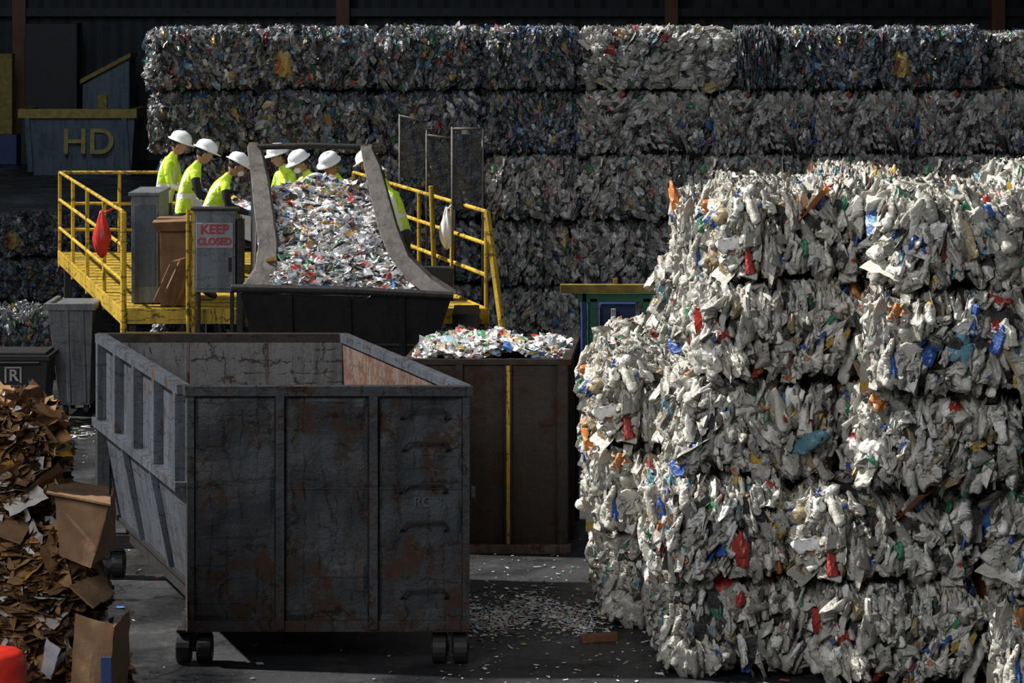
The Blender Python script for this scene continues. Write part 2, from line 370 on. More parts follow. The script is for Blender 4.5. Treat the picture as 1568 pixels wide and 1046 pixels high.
# ---- back wall of dark bales
DS=(1.5,1.5,.88)
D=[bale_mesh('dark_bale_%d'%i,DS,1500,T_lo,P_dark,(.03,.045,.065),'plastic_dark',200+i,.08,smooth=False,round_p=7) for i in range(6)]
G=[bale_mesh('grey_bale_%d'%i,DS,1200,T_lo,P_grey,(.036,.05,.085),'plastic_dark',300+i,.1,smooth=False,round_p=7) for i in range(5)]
rows=[(4,[220,400,575,740,890,1130,1192,1350,1515],'DDDDGDDD'),
      (3,[225,390,570,740,885,1092,1250,1410,1580],'DDDDGGGG'),
      (2,[240,410,575,742,890,1062,1232,1400,1570],'DDDGGGGG'),
      (1,[230,400,570,742,872,1042,1215,1390,1560],'DDDGGGGG'),
      (0,[235,405,575,748,895,1060,1230,1400,1570],'DDDGGGGG')]
k=0
for row,xs,ty in rows:
    for i in range(len(xs)-1):
        s=112; a=(xs[i]-784)/s; b_=(xs[i+1]-784)/s
        me=(D if ty[i]=='D' else G)[(k*5+row)%(6 if ty[i]=='D' else 5)]
        yo=(.0 if row>2 else -.35) if ty[i]=='G' else rs.uniform(-.06,.06)
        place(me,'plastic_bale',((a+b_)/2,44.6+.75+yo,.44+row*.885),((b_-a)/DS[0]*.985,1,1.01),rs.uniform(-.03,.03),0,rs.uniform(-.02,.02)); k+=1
for i,x in enumerate([-10.6,-9.1,-7.6,-6.1]):
    for r_ in range(2): place(D[(i+r_)%6],'plastic_bale',(x+.1*r_,52.6,.35+.69*r_),(.98,1,.78),.03)
place(D[2],'plastic_bale',(-6.1,41.9,.45),(.8,.8,.95),.1)
place(G[2],'plastic_bale',(7.1,46.4,3.95),(.9,1,.9),.0)

# ---- cardboard stack, near left
C3=[bale_mesh('card_%d'%i,(1.5,1.3,.76),3000,T_card,P_card,(.03,.058,.055),'fibre',400+i,0,(.95,.8,.3),5,True,.5,False,.4) for i in range(3)]
cbs=[]
for i,(xr,z,y,rz) in enumerate([(-2.46,.38,20.3,.1),(-2.62,1.14,20.3,-.04),(-2.86,1.86,20.4,.05)]):
    cbs.append(place(C3[i],'cardboard_bale',(xr-.72,y,z),(1,1,1.02),rz,0,(.03 if i==2 else 0)))

# ---------------------------------------------------------------- litter piles
def heap(name,fn,nu,nv,nfl,seed,size=.045,parent=None,base='core',palette=P_lit,T=T_flake):
    r=np.random.default_rng(seed)
    uu,vv=np.meshgrid(np.linspace(0,1,nu),np.linspace(0,1,nv)); P=np.array([fn(a,b) for a,b in zip(uu.ravel(),vv.ravel())])
    f=[]
    for i in range(nv-1):
        for j in range(nu-1):
            a=i*nu+j; f+=[[a,a+1,a+nu+1],[a,a+nu+1,a+nu]]
    f=np.array(f)
    ab=r.random((nfl,2)); pos=np.array([fn(a,b) for a,b in ab])+np.array([0,0,1])*np.abs(r.normal(size=(nfl,1)))*size*.5
    sc=np.stack([np.full(nfl,size*.6),np.full(nfl,size),np.full(nfl,size)],1)*np.exp(r.normal(size=(nfl,3))*.35)
    ang=np.stack([r.normal(size=nfl)*.7,math.pi/2+r.normal(size=nfl)*.6,r.uniform(0,6.28,nfl)],1)
    V,F,C=pieces(T,pos,ang,sc,pal(palette,nfl,r),r,.12,LAB)
    mi=np.concatenate([np.zeros(len(F)),np.ones(len(f))])
    me=tri_mesh(name,np.concatenate([V,P]),np.concatenate([F,f+len(V)]),np.concatenate([C,np.full((len(P),3),.2)]),['litter',base],mi)
    o=bpy.data.objects.new(name,me); S.collection.objects.link(o)
    if parent: adopt(o,parent)
    return o
def L(a,b,t): return a+(b-a)*t
def pile_fn(u,v):
    xl=L(-2.5,-2.62,v); xr=L(-1.0,-1.5,min(1,v*1.15)); x=L(xl,xr,u)
    z=L(1.8,2.68,v**.85)+.13*math.sin(math.pi*u)*(.4+v)-.1*u*(1-v)+.03*math.sin(9*u+7*v)+.02*math.sin(17*u-13*v); y=L(33.38,35.1,v)
    if v>.9: z-=(v-.9)*3*abs(u-.45)
    return (x,y,z)

# ---------------------------------------------------------------- big steel bin
o0=Vector((-2.32,23.26)); bd=Vector((-.277,.961))
def FB(u,w,z): return (o0.x+u+bd.x*w, o0.y+bd.y*w, z)
Wd,Ln=2.01,3.88
big=empty('steel_waste_bin',FB(Wd/2,Ln/2,0))
def sub(mb,name,par,bevel=.006):
    return adopt(mb.obj(name,None,bevel),par)
def dented(b,F,u0,u1,w,z0,z1,k,nu,nz,seed,amp=.016,back=.03):
    r=random.Random(seed); D_=[(r.uniform(u0,u1),r.uniform(z0,z1),r.uniform(.05,.2),r.uniform(-amp,amp)) for _ in range(34)]
    vs=[];fs=[]
    for j in range(nz+1):
        for i in range(nu+1):
            u=L(u0,u1,i/nu);z=L(z0,z1,j/nz); e=min(i,nu-i,j,nz-j)>0
            d=sum(a*math.exp(-((u-cu)**2+(z-cz)**2)/(s_*s_)) for cu,cz,s_,a in D_) if e else 0
            vs.append(F(u,w+d,z))
    for j in range(nz):
        for i in range(nu):
            a=j*(nu+1)+i; fs.append((a,a+1,a+nu+2,a+nu+1))
    b.add(vs,fs,k); b.fbox(F,u0,u1,w+.018,w+back,z0,z1,k)
b=MB()
for (a,c,sd) in [(.05,.625,1),(.685,1.29,2),(1.35,Wd-.05,3)]: dented(b,FB,a,c,.0,.33,1.93,'steel',18,40,sd)
for u0,u1 in [(0,.05),(Wd-.05,Wd)]: b.fbox(FB,u0,u1,-.035,.03,.27,1.95,'steel')
for u in (.655,1.32): b.fbox(FB,u-.03,u+.03,-.06,.03,.27,1.93,'steel')
b.fbox(FB,-.02,Wd+.02,-.06,.05,1.93,2.0,'steel')
b.fbox(FB,.05,Wd-.05,-.012,0,1.262,1.272,'steel')
b.fbox(FB,0,Wd,-.03,.03,.25,.33,'steel')
for z,dx in ((1.83,0),(1.60,.01),(1.30,-.01),(1.03,0),(.55,.0)):
    u0=1.53+dx;u1=1.84+dx
    b.tube([FB(u0,0,z-.07),FB(u0,-.06,z-.04),FB(u0+.03,-.07,z),FB(u1-.03,-.07,z+.012),FB(u1,-.06,z-.04),FB(u1,0,z-.07)],.009,'darksteel',8)
b.fbox(FB,0,Wd,Ln-.04,Ln-.005,.5,1.95,'steel_in'); b.fbox(FB,-.03,Wd+.03,Ln-.05,Ln+.04,1.93,2.0,'brownsteel')
for u in (.7,1.35): b.fbox(FB,u,u+.02,Ln-.05,Ln-.04,.5,1.93,'rustwall')
b.fbox(FB,Wd-.03,Wd-.005,.03,Ln-.04,.5,1.95,'rustwall'); b.fbox(FB,Wd-.05,Wd+.03,.05,Ln-.05,1.93,2.0,'steel_lit')
b.fbox(FB,Wd-.002,Wd+.05,.0,Ln,1.2,1.28,'steel')
b.fbox(FB,.0,.025,.03,Ln-.04,1.28,1.95,'steel_lit'); b.fbox(FB,-.06,.04,.05,Ln-.05,1.93,2.0,'steel_lit')
for w in (.12,1.0,1.9,2.8,3.68): b.fbox(FB,-.07,0,w-.05,w+.05,1.28,1.94,'steel_lit')
b.fbox(FB,-.08,.03,.0,Ln,1.24,1.31,'steel_lit')
b.fbox(FB,.14,.17,.03,Ln-.04,.5,1.26,'steel_lit',0,.03)
for w in (1.3,2.6): b.fbox(FB,.1,.14,w-.03,w+.03,.5,1.24,'steel_lit',-.05,0)
b.fbox(FB,.12,Wd-.01,.03,Ln-.02,.46,.5,'darksteel')
for u in (.2,Wd-.3): b.fbox(FB,u,u+.1,.02,Ln,.3,.46,'darksteel')
for w in (.05,Ln-.2): b.fbox(FB,0,Wd,w,w+.14,.25,.36,'darksteel')
b.fbox(FB,-.05,.05,Ln-.12,Ln,.25,1.25,'steel'); b.fbox(FB,Wd-.08,Wd,Ln-.12,Ln,.25,1.25,'steel')
sub(b,'body',big,.005)
for i,(u,w) in enumerate([(.08,.12),(Wd-.1,.12),(.05,Ln-.1),(Wd-.1,Ln-.1)]):
    c=MB(); p=FB(u,w,0)
    c.box(p[0]-.12,p[0]+.12,p[1]-.08,p[1]+.1,.23,.25,'darksteel')
    for dx in (-.075,.075):
        pts=[(p[0]+dx-.055,p[1],.115),(p[0]+dx-.045,p[1],.115),(p[0]+dx+.045,p[1],.115),(p[0]+dx+.055,p[1],.115)]
        c.tube(pts,[.095,.112,.112,.095],'blackrub',20)
        c.tube([(p[0]+dx-.06,p[1],.115),(p[0]+dx+.06,p[1],.115)],.03,'steel',12)
    c.box(p[0]-.014,p[0]+.014,p[1]-.04,p[1]+.05,.09,.24,'darksteel')
    sub(c,'caster_%d'%(i+1),big,0)
text('chalk_mark','RC 3',.10,FB(1.72,-.018,1.17),'chalk',big,ext=.002)

# ---------------------------------------------------------------- brown bin with litter
def F2(u,w,z): return (-.9+u+.06*w, 28.1+w, z)
bb=empty('rusty_litter_bin',F2(.7,.9,0)); b=MB(); w2=1.38; l2=1.85; h2=1.67
b.fbox(F2,0,w2,0,.03,.06,h2-.02,'brownsteel'); b.fbox(F2,0,w2,l2-.03,l2,.06,h2-.02,'brownsteel')
b.fbox(F2,0,.03,.03,l2-.03,.06,h2-.02,'brownsteel'); b.fbox(F2,w2-.03,w2,.03,l2-.03,.06,h2-.02,'brownsteel')
b.fbox(F2,.03,w2-.03,.03,l2-.03,.06,.1,'brownsteel')
for u0,u1,w0,w1 in [(-.03,w2+.03,-.04,.05),(-.03,w2+.03,l2-.05,l2+.04),(-.03,.05,.05,l2-.05),(w2-.05,w2+.03,.05,l2-.05)]:
    b.fbox(F2,u0,u1,w0,w1,h2-.05,h2,'brownsteel')
for u in (.45,.87): b.fbox(F2,u-.03,u+.03,-.05,0,.06,h2-.05,'brownsteel')
b.fbox(F2,.855,.885,-.056,-.05,.08,h2-.06,'yellow')
b.fbox(F2,w2-.09,w2,-.04,0,.06,h2-.05,'brownsteel'); b.fbox(F2,w2,w2+.04,.3,.38,.06,h2-.05,'brownsteel'); b.fbox(F2,w2,w2+.04,1.4,1.48,.06,h2-.05,'brownsteel')
b.fbox(F2,-.02,w2+.03,-.07,.03,.0,.08,'rustwall'); b.fbox(F2,-.02,w2+.03,l2-.1,l2,.0,.08,'brownsteel')
sub(b,'body',bb)
def bf(u,v): 
    p=F2(.05+u*(w2-.1),.05+v*(l2-.1),0); z=1.59+.16*math.sin(math.pi*u)**.7*math.sin(math.pi*min(1,v+.25))+.04*math.sin(11*u+5*v)+.1*(1-u)*v
    return (p[0],p[1],z)
heap('litter',bf,16,16,3000,21,.038,bb)

# ---------------------------------------------------------------- tipping hopper
hp=empty('tipping_hopper',(-1.7,34.3,0)); b=MB()
b.hexa([(-2.55,33.75,.75),(-.95,33.75,.75),(-.95,35.2,.75),(-2.55,35.2,.75),(-2.78,33.3,1.78),(-.62,33.3,1.72),(-.62,35.25,1.9),(-2.78,35.25,1.9)],'darksteel')
b.tube([(-2.86,33.27,1.83),(-1.7,33.24,1.81),(-.6,33.27,1.75)],.045,'darksteel',8)
b.tube([(-2.6,33.55,1.25),(-.9,33.55,1.22)],.03,'darksteel',8)
for x in (-2.3,-1.7,-1.15): b.hexa([(x,33.68,.8),(x+.06,33.68,.8),(x+.06,33.8,.8),(x,33.8,.8),(x,33.26,1.75),(x+.06,33.26,1.75),(x+.06,33.4,1.75),(x,33.4,1.75)],'darksteel')
for x in (-2.4,-1.1):
    for y in (33.95,35.0): b.box(x-.05,x+.05,y-.05,y+.05,0,.8,'darksteel')
def arm(path,wid):
    vs=[];n=len(path)
    for (x,y,z),w in zip(path,wid):
        vs+=[(x-w/2,y-.1,z),(x+w/2,y-.1,z),(x+w/2,y+.12,z+.03),(x-w/2,y+.12,z+.03)]
    fs=[(3,2,1,0),(4*n-4,4*n-3,4*n-2,4*n-1)]
    for i in range(n-1):
        for j in range(4): fs.append((4*i+j,4*i+(j+1)%4,4*i+4+(j+1)%4,4*i+4+j))
    b.add(vs,fs,'armsteel')
arm([(-2.6,33.4,1.8),(-2.53,33.6,2.0),(-2.53,33.9,2.25),(-2.62,34.4,2.6),(-2.69,34.8,2.9),(-2.77,35.2,3.14),(-2.8,35.25,3.2)],[.36,.22,.19,.19,.17,.15,.1])
arm([(-.72,33.4,1.76),(-.95,33.55,1.9),(-1.17,33.8,2.12),(-1.3,34.2,2.38),(-1.4,34.6,2.68),(-1.5,35.0,3.0),(-1.57,35.2,3.18)],[.3,.26,.2,.2,.19,.17,.12])
b.tube([(-2.83,35.25,3.18),(-2.2,35.25,3.2),(-1.56,35.25,3.18)],.035,'darksteel',8)
for sx in (0,1):
    xs=[-2.64,-2.66,-2.8,-2.8] if sx==0 else [-1.0,-1.3,-1.52,-1.5]
    b.add([(xs[0],33.4,1.7),(xs[1],34.3,2.5),(xs[2],35.25,3.1),(xs[3],35.25,1.8),(xs[0]-.02,33.4,1.7),(xs[1]-.02,34.3,2.5),(xs[2]-.02,35.25,3.1),(xs[3]-.02,35.25,1.8)],[(0,1,2,3),(7,6,5,4),(0,4,5,1),(1,5,6,2),(2,6,7,3),(3,7,4,0)],'darksteel')
b.box(-.62,-.35,34.0,35.0,0,1.5,'darksteel')
sub(b,'body',hp)
heap('litter_pile',pile_fn,24,24,8500,22,.045,hp)

# ---------------------------------------------------------------- sorting platform
pd=Vector((-.215,.977))
def FP(u,w,z): return (-4.23+u+pd.x*w,35.5+pd.y*w,z)
pf=empty('sorting_platform',FP(2,4,0)); b=MB(); DW=3.95; DL=8.6
b.fbox(FP,0,DW,0,DL,1.36,1.4,'yellow')
b.fbox(FP,0,DW,-.03,.0,1.25,1.42,'yellow'); b.fbox(FP,-.03,0,-.03,DL,1.25,1.42,'yellow'); b.fbox(FP,DW,DW+.03,-.03,DL,1.25,1.42,'yellow')
for w in np.arange(.4,DL,.45): b.fbox(FP,0,DW,w,w+.02,1.4,1.408,'yellow_dull')
for u in (.1,2,DW-.1):
    for w in (.1,4.3,DL-.1): b.fbox(FP,u-.05,u+.05,w-.05,w+.05,0,1.36,'darksteel')
def rail(u,w0,w1,posts,zs,r=.026):
    for w in posts: b.tube([FP(u,w,1.2),FP(u,w,2.47)],r,'yellow',8)
    for z in zs: b.tube([FP(u,w0,z),FP(u,w1,z)],r*.9,'yellow',8)
rail(0.0,0,DL,[0,2.2,4.4,6.5,DL],(2.47,2.1,1.72))
rail(DW,0,DL,[0,1.9,3.9,6.2,DL],(2.47,2.12,1.78))
for z in (2.47,2.05,1.7): b.tube([FP(0,DL,z),FP(1.6,DL,z)],.024,'yellow',8)
b.tube([FP(.8,DL,1.4),FP(.8,DL,2.47)],.026,'yellow',8)
b.tube([FP(0,-.05,0),FP(0,-.05,2.47)],.036,'yellow',8)
b.tube([FP(.76,-.05,0),FP(.76,-.05,2.5)],.03,'yellow',8); b.tube([FP(.7,-.05,0),FP(.7,-.05,2.5)],.022,'yellow',8)
for z in (.3,.6,.9,1.15): b.tube([FP(0,-.05,z),FP(.7,-.05,z)],.02,'yellow',8)
b.tube([FP(DW,-.02,2.47),FP(DW+.13,-.3,1.1),FP(DW+.2,-.6,0)],.045,'yellow',6)
b.tube([FP(DW-.55,0,1.4),FP(DW-.6,0,2.75)],.03,'yellow',8)
b.tube([FP(DW-.3,-.1,0),FP(DW-.3,-.1,1.4)],.04,'yellow_dull',6)
sub(b,'deck_and_rails',pf)

# cabinets / conveyor
cv=empty('sorting_conveyor',(-3.3,38,1.4)); b=MB()
def FC(u,w,z): return (-2.78+u-.3*w,36.9+w,z)
b.fbox(FC,0,.5,0,5.0,2.15,2.22,'blackrub'); b.fbox(FC,-.04,0,0,5,2.0,2.3,'grey'); b.fbox(FC,.5,.54,0,5,2.0,2.3,'grey')
for w in (.1,2.4,4.8):
    for u in (.0,.48): b.fbox(FC,u-.02,u+.04,w,w+.06,1.4,2.1,'grey')
b.tube([FC(-.03,.0,2.18),FC(.53,.0,2.18)],.06,'darksteel',12)
sub(b,'frame',cv)
heap('belt_litter',lambda u,v:(FC(.03+u*.44,.1+v*4.8,0)[0],FC(0,.1+v*4.8,0)[1],2.23+.06*math.sin(3.14*u)),8,20,500,31,.045,cv)
b=MB(); b.box(-4.22,-3.92,36.2,37.3,1.41,2.60,'grey'); b.box(-4.25,-3.9,36.17,37.32,2.60,2.64,'grey'); b.box(-4.19,-3.95,36.185,36.2,1.6,2.5,'bluegrey')
b.obj('metal_cabinet',None,.006)
b=MB(); b.box(-3.86,-3.5,35.85,36.3,1.41,2.24,'card')
b.box(-3.9,-3.46,35.83,36.32,2.24,2.38,'card'); b.hexa([(-3.9,35.75,2.24),(-3.46,35.75,2.24),(-3.46,35.82,2.26),(-3.9,35.82,2.26),(-3.93,35.65,2.34),(-3.43,35.65,2.36),(-3.43,35.82,2.38),(-3.93,35.82,2.36)],'card')
b.obj('cardboard_box',None,.004)
b=MB(); b.add([(-3.75,35.6,1.45),(-3.62,35.55,1.95),(-3.5,35.7,1.98),(-3.45,35.75,1.85),(-3.7,35.65,1.42),(-3.78,35.5,1.6),(-3.9,35.5,1.5),(-3.72,35.58,1.92)],[(0,1,2,3,4),(0,5,1),(0,6,7,1)],'card')
o=b.obj('cardboard_flap'); md=o.modifiers.new('s','SOLIDIFY'); md.thickness=.02
kc=empty('control_cabinet',(-3.2,35.3,0)); b=MB()
b.box(-3.42,-2.98,35.16,35.44,1.62,2.50,'grey'); b.box(-3.40,-3.0,35.14,35.16,1.66,2.46,'grey'); b.box(-3.4,-3.36,35.2,35.25,0,1.62,'darksteel'); b.box(-3.04,-3.0,35.2,35.25,0,1.62,'darksteel')
b.box(-3.40,-3.0,35.125,35.14,2.10,2.37,'sign'); b.box(-3.05,-3.02,35.11,35.14,1.85,2.0,'darksteel')
b.box(-3.46,-2.95,35.14,35.44,2.50,2.53,'darksteel'); b.box(-2.97,-2.9,35.2,35.44,.0,2.4,'darksteel')
sub(b,'body',kc)
for i,(tx,z) in enumerate((('KEEP',2.30),('CLOSED',2.17))):
    text('sign_line_%d'%(i+1),tx,.14 if i==0 else .105,(-3.2,35.118,z),'redpaint',kc,ext=.004,bold=.0035,sx=1 if i==0 else .95)
def bag(name,c,r,k,top):
    b=MB()
    def fn(p):
        s=.35+.65*min(1,(1-p.z)/1.2); q=Vector((p.x*s,p.y*s,p.z)); a=math.atan2(p.y,p.x)
        return q*(1+.1*math.sin(5*a+3*p.z)+.05*math.sin(9*a))
    b.ell(c,r,k,28,16,fn); b.tube([(c[0],c[1],c[2]+r[2]*.9),top],.012,k,6); b.obj(name,None,0,True)
bag('red_bag',(-4.52,35.98,2.2),(.1,.09,.24),'red',(-4.40,36.05,2.47))
bag('white_bag',(-.74,36.9,2.2),(.08,.08,.22),'white',(-.66,37.0,2.47))
for (x0,x1,y,z0,z1,tl) in [(-1.4,-1.08,41.0,2.55,3.3,.05),(-1.02,-.7,39.4,2.4,3.12,.02),(-.66,-.34,36.6,2.42,3.3,-.03)]:
    b=MB(); n=9; vs=[];fs=[]
    for i in range(n):
        for j in range(n):
            u=i/(n-1);v=j/(n-1); sag=.05*math.sin(math.pi*u)*(v**2)
            vs.append((L(x0,x1,u),y+.03*math.sin(7*u+5*v)+.02*math.sin(15*u*v+x0*9),L(z0,z1-tl*u,v)-sag))
    for i in range(n-1):
        for j in range(n-1): fs.append((i*n+j,(i+1)*n+j,(i+1)*n+j+1,i*n+j+1))
    b.add(vs,fs,'bag')
    b.tube([(x0-.01,y,1.4),(x0-.01,y,z1+.05)],.014,'armsteel',6); b.tube([(x1+.01,y,1.4),(x1+.01,y,z1-tl)],.014,'armsteel',6)
    b.tube([(x0-.01,y,z1+.03),(x1+.01,y,z1-tl)],.014,'armsteel',6)
    b.obj('plastic_sheet_screen',None,0,True)

# ---------------------------------------------------------------- workers
def skin_mesh(verts,edges,radii,root=0,sub_=2):
    me=bpy.data.meshes.new('t'); me.from_pydata(verts,edges,[]); o=bpy.data.objects.new('t',me); S.collection.objects.link(o)
    md=o.modifiers.new('s','SKIN'); md.use_smooth_shade=True
    for i,rr in enumerate(radii):
        d=me.skin_vertices[0].data[i]; d.radius=rr if isinstance(rr,tuple) else (rr,rr); d.use_root=(i==root)
    m2=o.modifiers.new('u','SUBSURF'); m2.levels=sub_; m2.render_levels=sub_
    bpy.context.view_layer.update(); me2=bpy.data.meshes.new_from_object(o.evaluated_get(bpy.context.evaluated_depsgraph_get()))
    bpy.data.objects.remove(o); return me2
def worker(loc,facing,total,lean=.12,pitch=.45,reach=.34,sleeve='black',mask=False,yaw=0):
    k=total/1.80; e=empty('worker',loc,facing); e.scale=(k,k,k)
    lx=lean
    J={'pel':((0,0,.95),.135),'wa':((lx*.35,0,1.1),.125),'ch':((lx*.8,0,1.3),(.145)),'nb':((lx*1.2,0,1.47),.065),'nt':((lx*1.35+.03,0,1.56),.052)}
    for s_,n in ((1,'L'),(-1,'R')):
        J['sh'+n]=((lx*1.1,s_*.18,1.41),.066); J['ua'+n]=((lx+.03,s_*.225,1.27),.055); J['el'+n]=((lx+.07,s_*.24,1.13),.046)
        J['fa'+n]=((lx+.07+reach*.55,s_*.2,1.08),.04); J['wr'+n]=((lx+.07+reach*.85,s_*.16,1.05),.028)
        J['pa'+n]=((lx+.07+reach*.85+.06,s_*.15,1.03),.034)
        J['hi'+n]=((0,s_*.1,.88),.1); J['kn'+n]=((.03,s_*.12,.5),.066); J['ca'+n]=((-.005,s_*.12,.36),.058); J['an'+n]=((0,s_*.12,.1),.043)
        J['to'+n]=((.15,s_*.14,.045),.042)
    names=list(J); E=[('pel','wa'),('wa','ch'),('ch','nb'),('nb','nt')]
    for n in 'LR': E+=[('ch','sh'+n),('sh'+n,'ua'+n),('ua'+n,'el'+n),('el'+n,'fa'+n),('fa'+n,'wr'+n),('wr'+n,'pa'+n),('pel','hi'+n),('hi'+n,'kn'+n),('kn'+n,'ca'+n),('ca'+n,'an'+n),('an'+n,'to'+n)]
    me=skin_mesh([J[n][0] for n in names],[(names.index(a),names.index(c)) for a,c in E],[J[n][1] for n in names])
    segs=[(names.index(a),names.index(c),a,c) for a,c in E]
    kinds=['vest',sleeve,'navy','glove','boot','skin']
    me.materials.clear()
    for q in kinds: me.materials.append(M[q])
    for p in me.polygons:
        c=p.center; best=None;bdist=9
        for (i,j,a,cc) in segs:
            A=Vector(J[a][0]);Bv=Vector(J[cc][0]); d=Bv-A; t=max(0,min(1,(c-A).dot(d)/d.length_squared)); ds=(c-(A+d*t)).length-.5*J[a][1]
            if ds<bdist: bdist=ds;best=(a,cc,t)
        a,cc,t=best
        if a[:2] in('ua','el','fa'): mi=1 if not (a[:2]=='fa' and t>.6) else 3
        elif a[:2]=='sh' and sleeve=='black' and t>.45: mi=1
        elif a[:2]=='wr': mi=3
        elif a=='nb' and t>.35: mi=5
        elif a[:2] in('hi','kn') or (a=='pel' and cc[:2]=='hi'): mi=2 if c.z<.93 else 0
        elif a[:2]=='ca' : mi=2
        elif a[:2]=='an': mi=4
        else: mi=0 if c.z>.88 else 2
        if a[:2]=='ca' and c.z<.2: mi=4
        p.material_index=mi; p.use_smooth=True
    ob=bpy.data.objects.new('body',me); S.collection.objects.link(ob); ob.parent=e
    for n,s_ in (('L',1),('R',-1)):
        P=Vector(J['pa'+n][0])
        for fi in range(5):
            if fi<4:
                y0=P.y+(fi-1.5)*.019; ln=[.06,.072,.068,.052][fi]
                pts=[(P.x+.0,y0,P.z),(P.x+.035,y0,P.z-.004),(P.x+.035+ln*.45,y0,P.z-.022),(P.x+.035+ln*.7,y0,P.z-.05)]
            else:
                pts=[(P.x-.02,P.y-s_*.02,P.z-.005),(P.x+.01,P.y-s_*.045,P.z-.02),(P.x+.035,P.y-s_*.05,P.z-.04)]
            fm=skin_mesh(pts,[(i,i+1) for i in range(len(pts)-1)],[.01,.0095,.009,.008][:len(pts)],0,1)
            fm.materials.clear(); fm.materials.append(M['glove']); fo=bpy.data.objects.new('finger_%s_%d'%(n,fi),fm); S.collection.objects.link(fo); fo.parent=e
    b=MB()
    def fn(p):
        q=p.copy()
        if q.z<0: q.y*=1-.32*(-q.z)**1.3; q.x*=1-.18*(-q.z)
        if q.x>0 and q.z<-.2: q.x+=.12*(-q.z)
        if q.x<0: q.x*=1.05
        return q
    b.ell((0,0,0),(.098,.077,.122),'skin',24,16,fn)
    b.ell((-.012,0,.02),(.1,.083,.118),'hair',20,12,lambda p: Vector((min(p.x,.3),p.y,max(p.z,-.55))))
    b.add([(.09,0,.02),(.098,-.016,-.025),(.098,.016,-.025),(.122,0,-.022),(.095,0,-.036)],[(0,1,3),(0,3,2),(1,4,3),(4,2,3)],'skin')
    for s_ in (1,-1):
        b.ell((.086,s_*.03,.008),(.012,.014,.008),'whiteletter',8,6); b.ell((.094,s_*.03,.008),(.006,.006,.006),'hair',8,6)
        b.ell((.088,s_*.031,.027),(.012,.019,.004),'hair',8,5); b.ell((0,s_*.08,-.01),(.022,.01,.033),'skin',10,8)
    b.ell((.092,0,-.058),(.011,.026,.006),'redpaint',10,6)
    if mask: b.ell((.075,0,-.05),(.045,.062,.045),'white',14,10)
    prof=[(.118,.0),(.15,-.006),(.15,.004),(.127,.014),(.123,.05),(.11,.085),(.08,.113),(.04,.127),(.002,.13)]
    n=28; vs=[]; fs=[]
    for i,(r_,z) in enumerate(prof):
        for j in range(n):
            t=2*math.pi*j/n; ext=.03*max(0,math.cos(t)) if i in(1,2) else 0
            vs.append(((r_+ext)*1.1*math.cos(t)-.005,(r_)*.94*math.sin(t),.05+z))
    for i in range(len(prof)-1):
        for j in range(n): fs.append((i*n+j,i*n+(j+1)%n,(i+1)*n+(j+1)%n,(i+1)*n+j))
    b.add(vs,fs,'white')
    for yy in (-.028,0,.028): b.tube([(-.115,yy,.12),(-.07,yy,.16),(0,yy,.183-abs(yy)*.1),(.07,yy,.16),(.115,yy,.12)],.008,'white',6)
    R=Matrix.Rotation(yaw,3,'Z')@Matrix.Rotation(pitch,3,'Y'); nt=Vector(J['nt'][0]); off=nt+R@Vector((.025,0,.085))
    b.v=[tuple(R@Vector(p)+off) for p in b.v]
    b.obj('head_and_hard_hat',e,0,True)
    return e
Zd=1.4
worker((-4.28,40.0,Zd),-.15,1.77,.1,.35,.34,'vest')
worker((-3.86,38.2,Zd),.1,1.74,.14,.4,.34,'black')
worker((-3.46,36.75,Zd),.15,1.66,.22,.5,.30,'black',True)
worker((-2.62,39.0,Zd),-2.6,1.66,.1,.3,.3,'vest')
worker((-2.26,38.0,Zd),-2.6,1.64,.12,.5,.3,'vest',True)
worker((-1.92,37.1,Zd),-2.2,1.66,.12,.45,.3,'vest')
worker((-1.42,37.9,Zd),3.0,1.64,.14,.5,.3,'vest')
worker((-1.25,36.9,Zd),2.6,1.50,.2,.6,.3,'vest')

# ---------------------------------------------------------------- green/blue/yellow stand
b=MB()
b.box(.62,2.25,41.9,42.05,1.02,1.13,'yellow_dull'); b.box(.85,2.25,41.95,42.1,.9,1.0,'green')
for x in (1.0,1.68,2.2): b.box(x,x+.1,41.95,42.05,0,.95,'green')
b.box(.9,.96,41.95,42.8,0,1.0,'blue'); b.box(.85,2.3,41.95,42.05,.05,.15,'green'); b.box(.85,2.3,43.3,43.4,.9,1.0,'green')
for x in (1.0,2.2): b.box(x,x+.08,43.3,43.4,0,.95,'green')
b.box(1.15,1.6,42.3,43.2,.1,.85,'blue'); b.box(1.3,2.0,42.05,42.15,.55,.6,'darksteel'); b.box(1.28,1.34,42.05,42.15,.6,.8,'whiteletter'); b.box(1.75,2.1,42.3,43.0,.0,.7,'green')
b.box(1.3,1.36,41.98,42.02,1.13,1.2,'yellow_dull')
b.obj('steel_work_stand',None,.005)

# ---------------------------------------------------------------- small bins at left
b=MB(); b.hexa([(-5.2,37.5,.12),(-4.85,37.5,.12),(-4.85,38.3,.12),(-5.2,38.3,.12),(-5.32,37.4,1.27),(-4.8,37.4,1.27),(-4.8,38.4,1.27),(-5.32,38.4,1.27)],'grey')
b.box(-5.36,-4.77,37.36,37.42,1.22,1.3,'grey'); b.box(-5.36,-5.3,37.42,38.4,1.22,1.3,'grey'); b.box(-4.82,-4.77,37.42,38.4,1.22,1.3,'grey')
for x in(-5.1,-4.92): b.hexa([(x,37.45,.15),(x+.04,37.45,.15),(x+.04,37.5,.15),(x,37.5,.15),(x-.02,37.37,1.22),(x+.02,37.37,1.22),(x+.02,37.4,1.22),(x-.02,37.4,1.22)],'grey')
for x in(-5.14,-4.9): 
    for y in (37.6,38.2): b.tube([(x-.03,y,.06),(x+.03,y,.06)],.06,'blackrub',12)
b.obj('grey_steel_bin',None,.006)
rb=empty('black_recycling_bin',(-5.55,37,0)); b=MB()
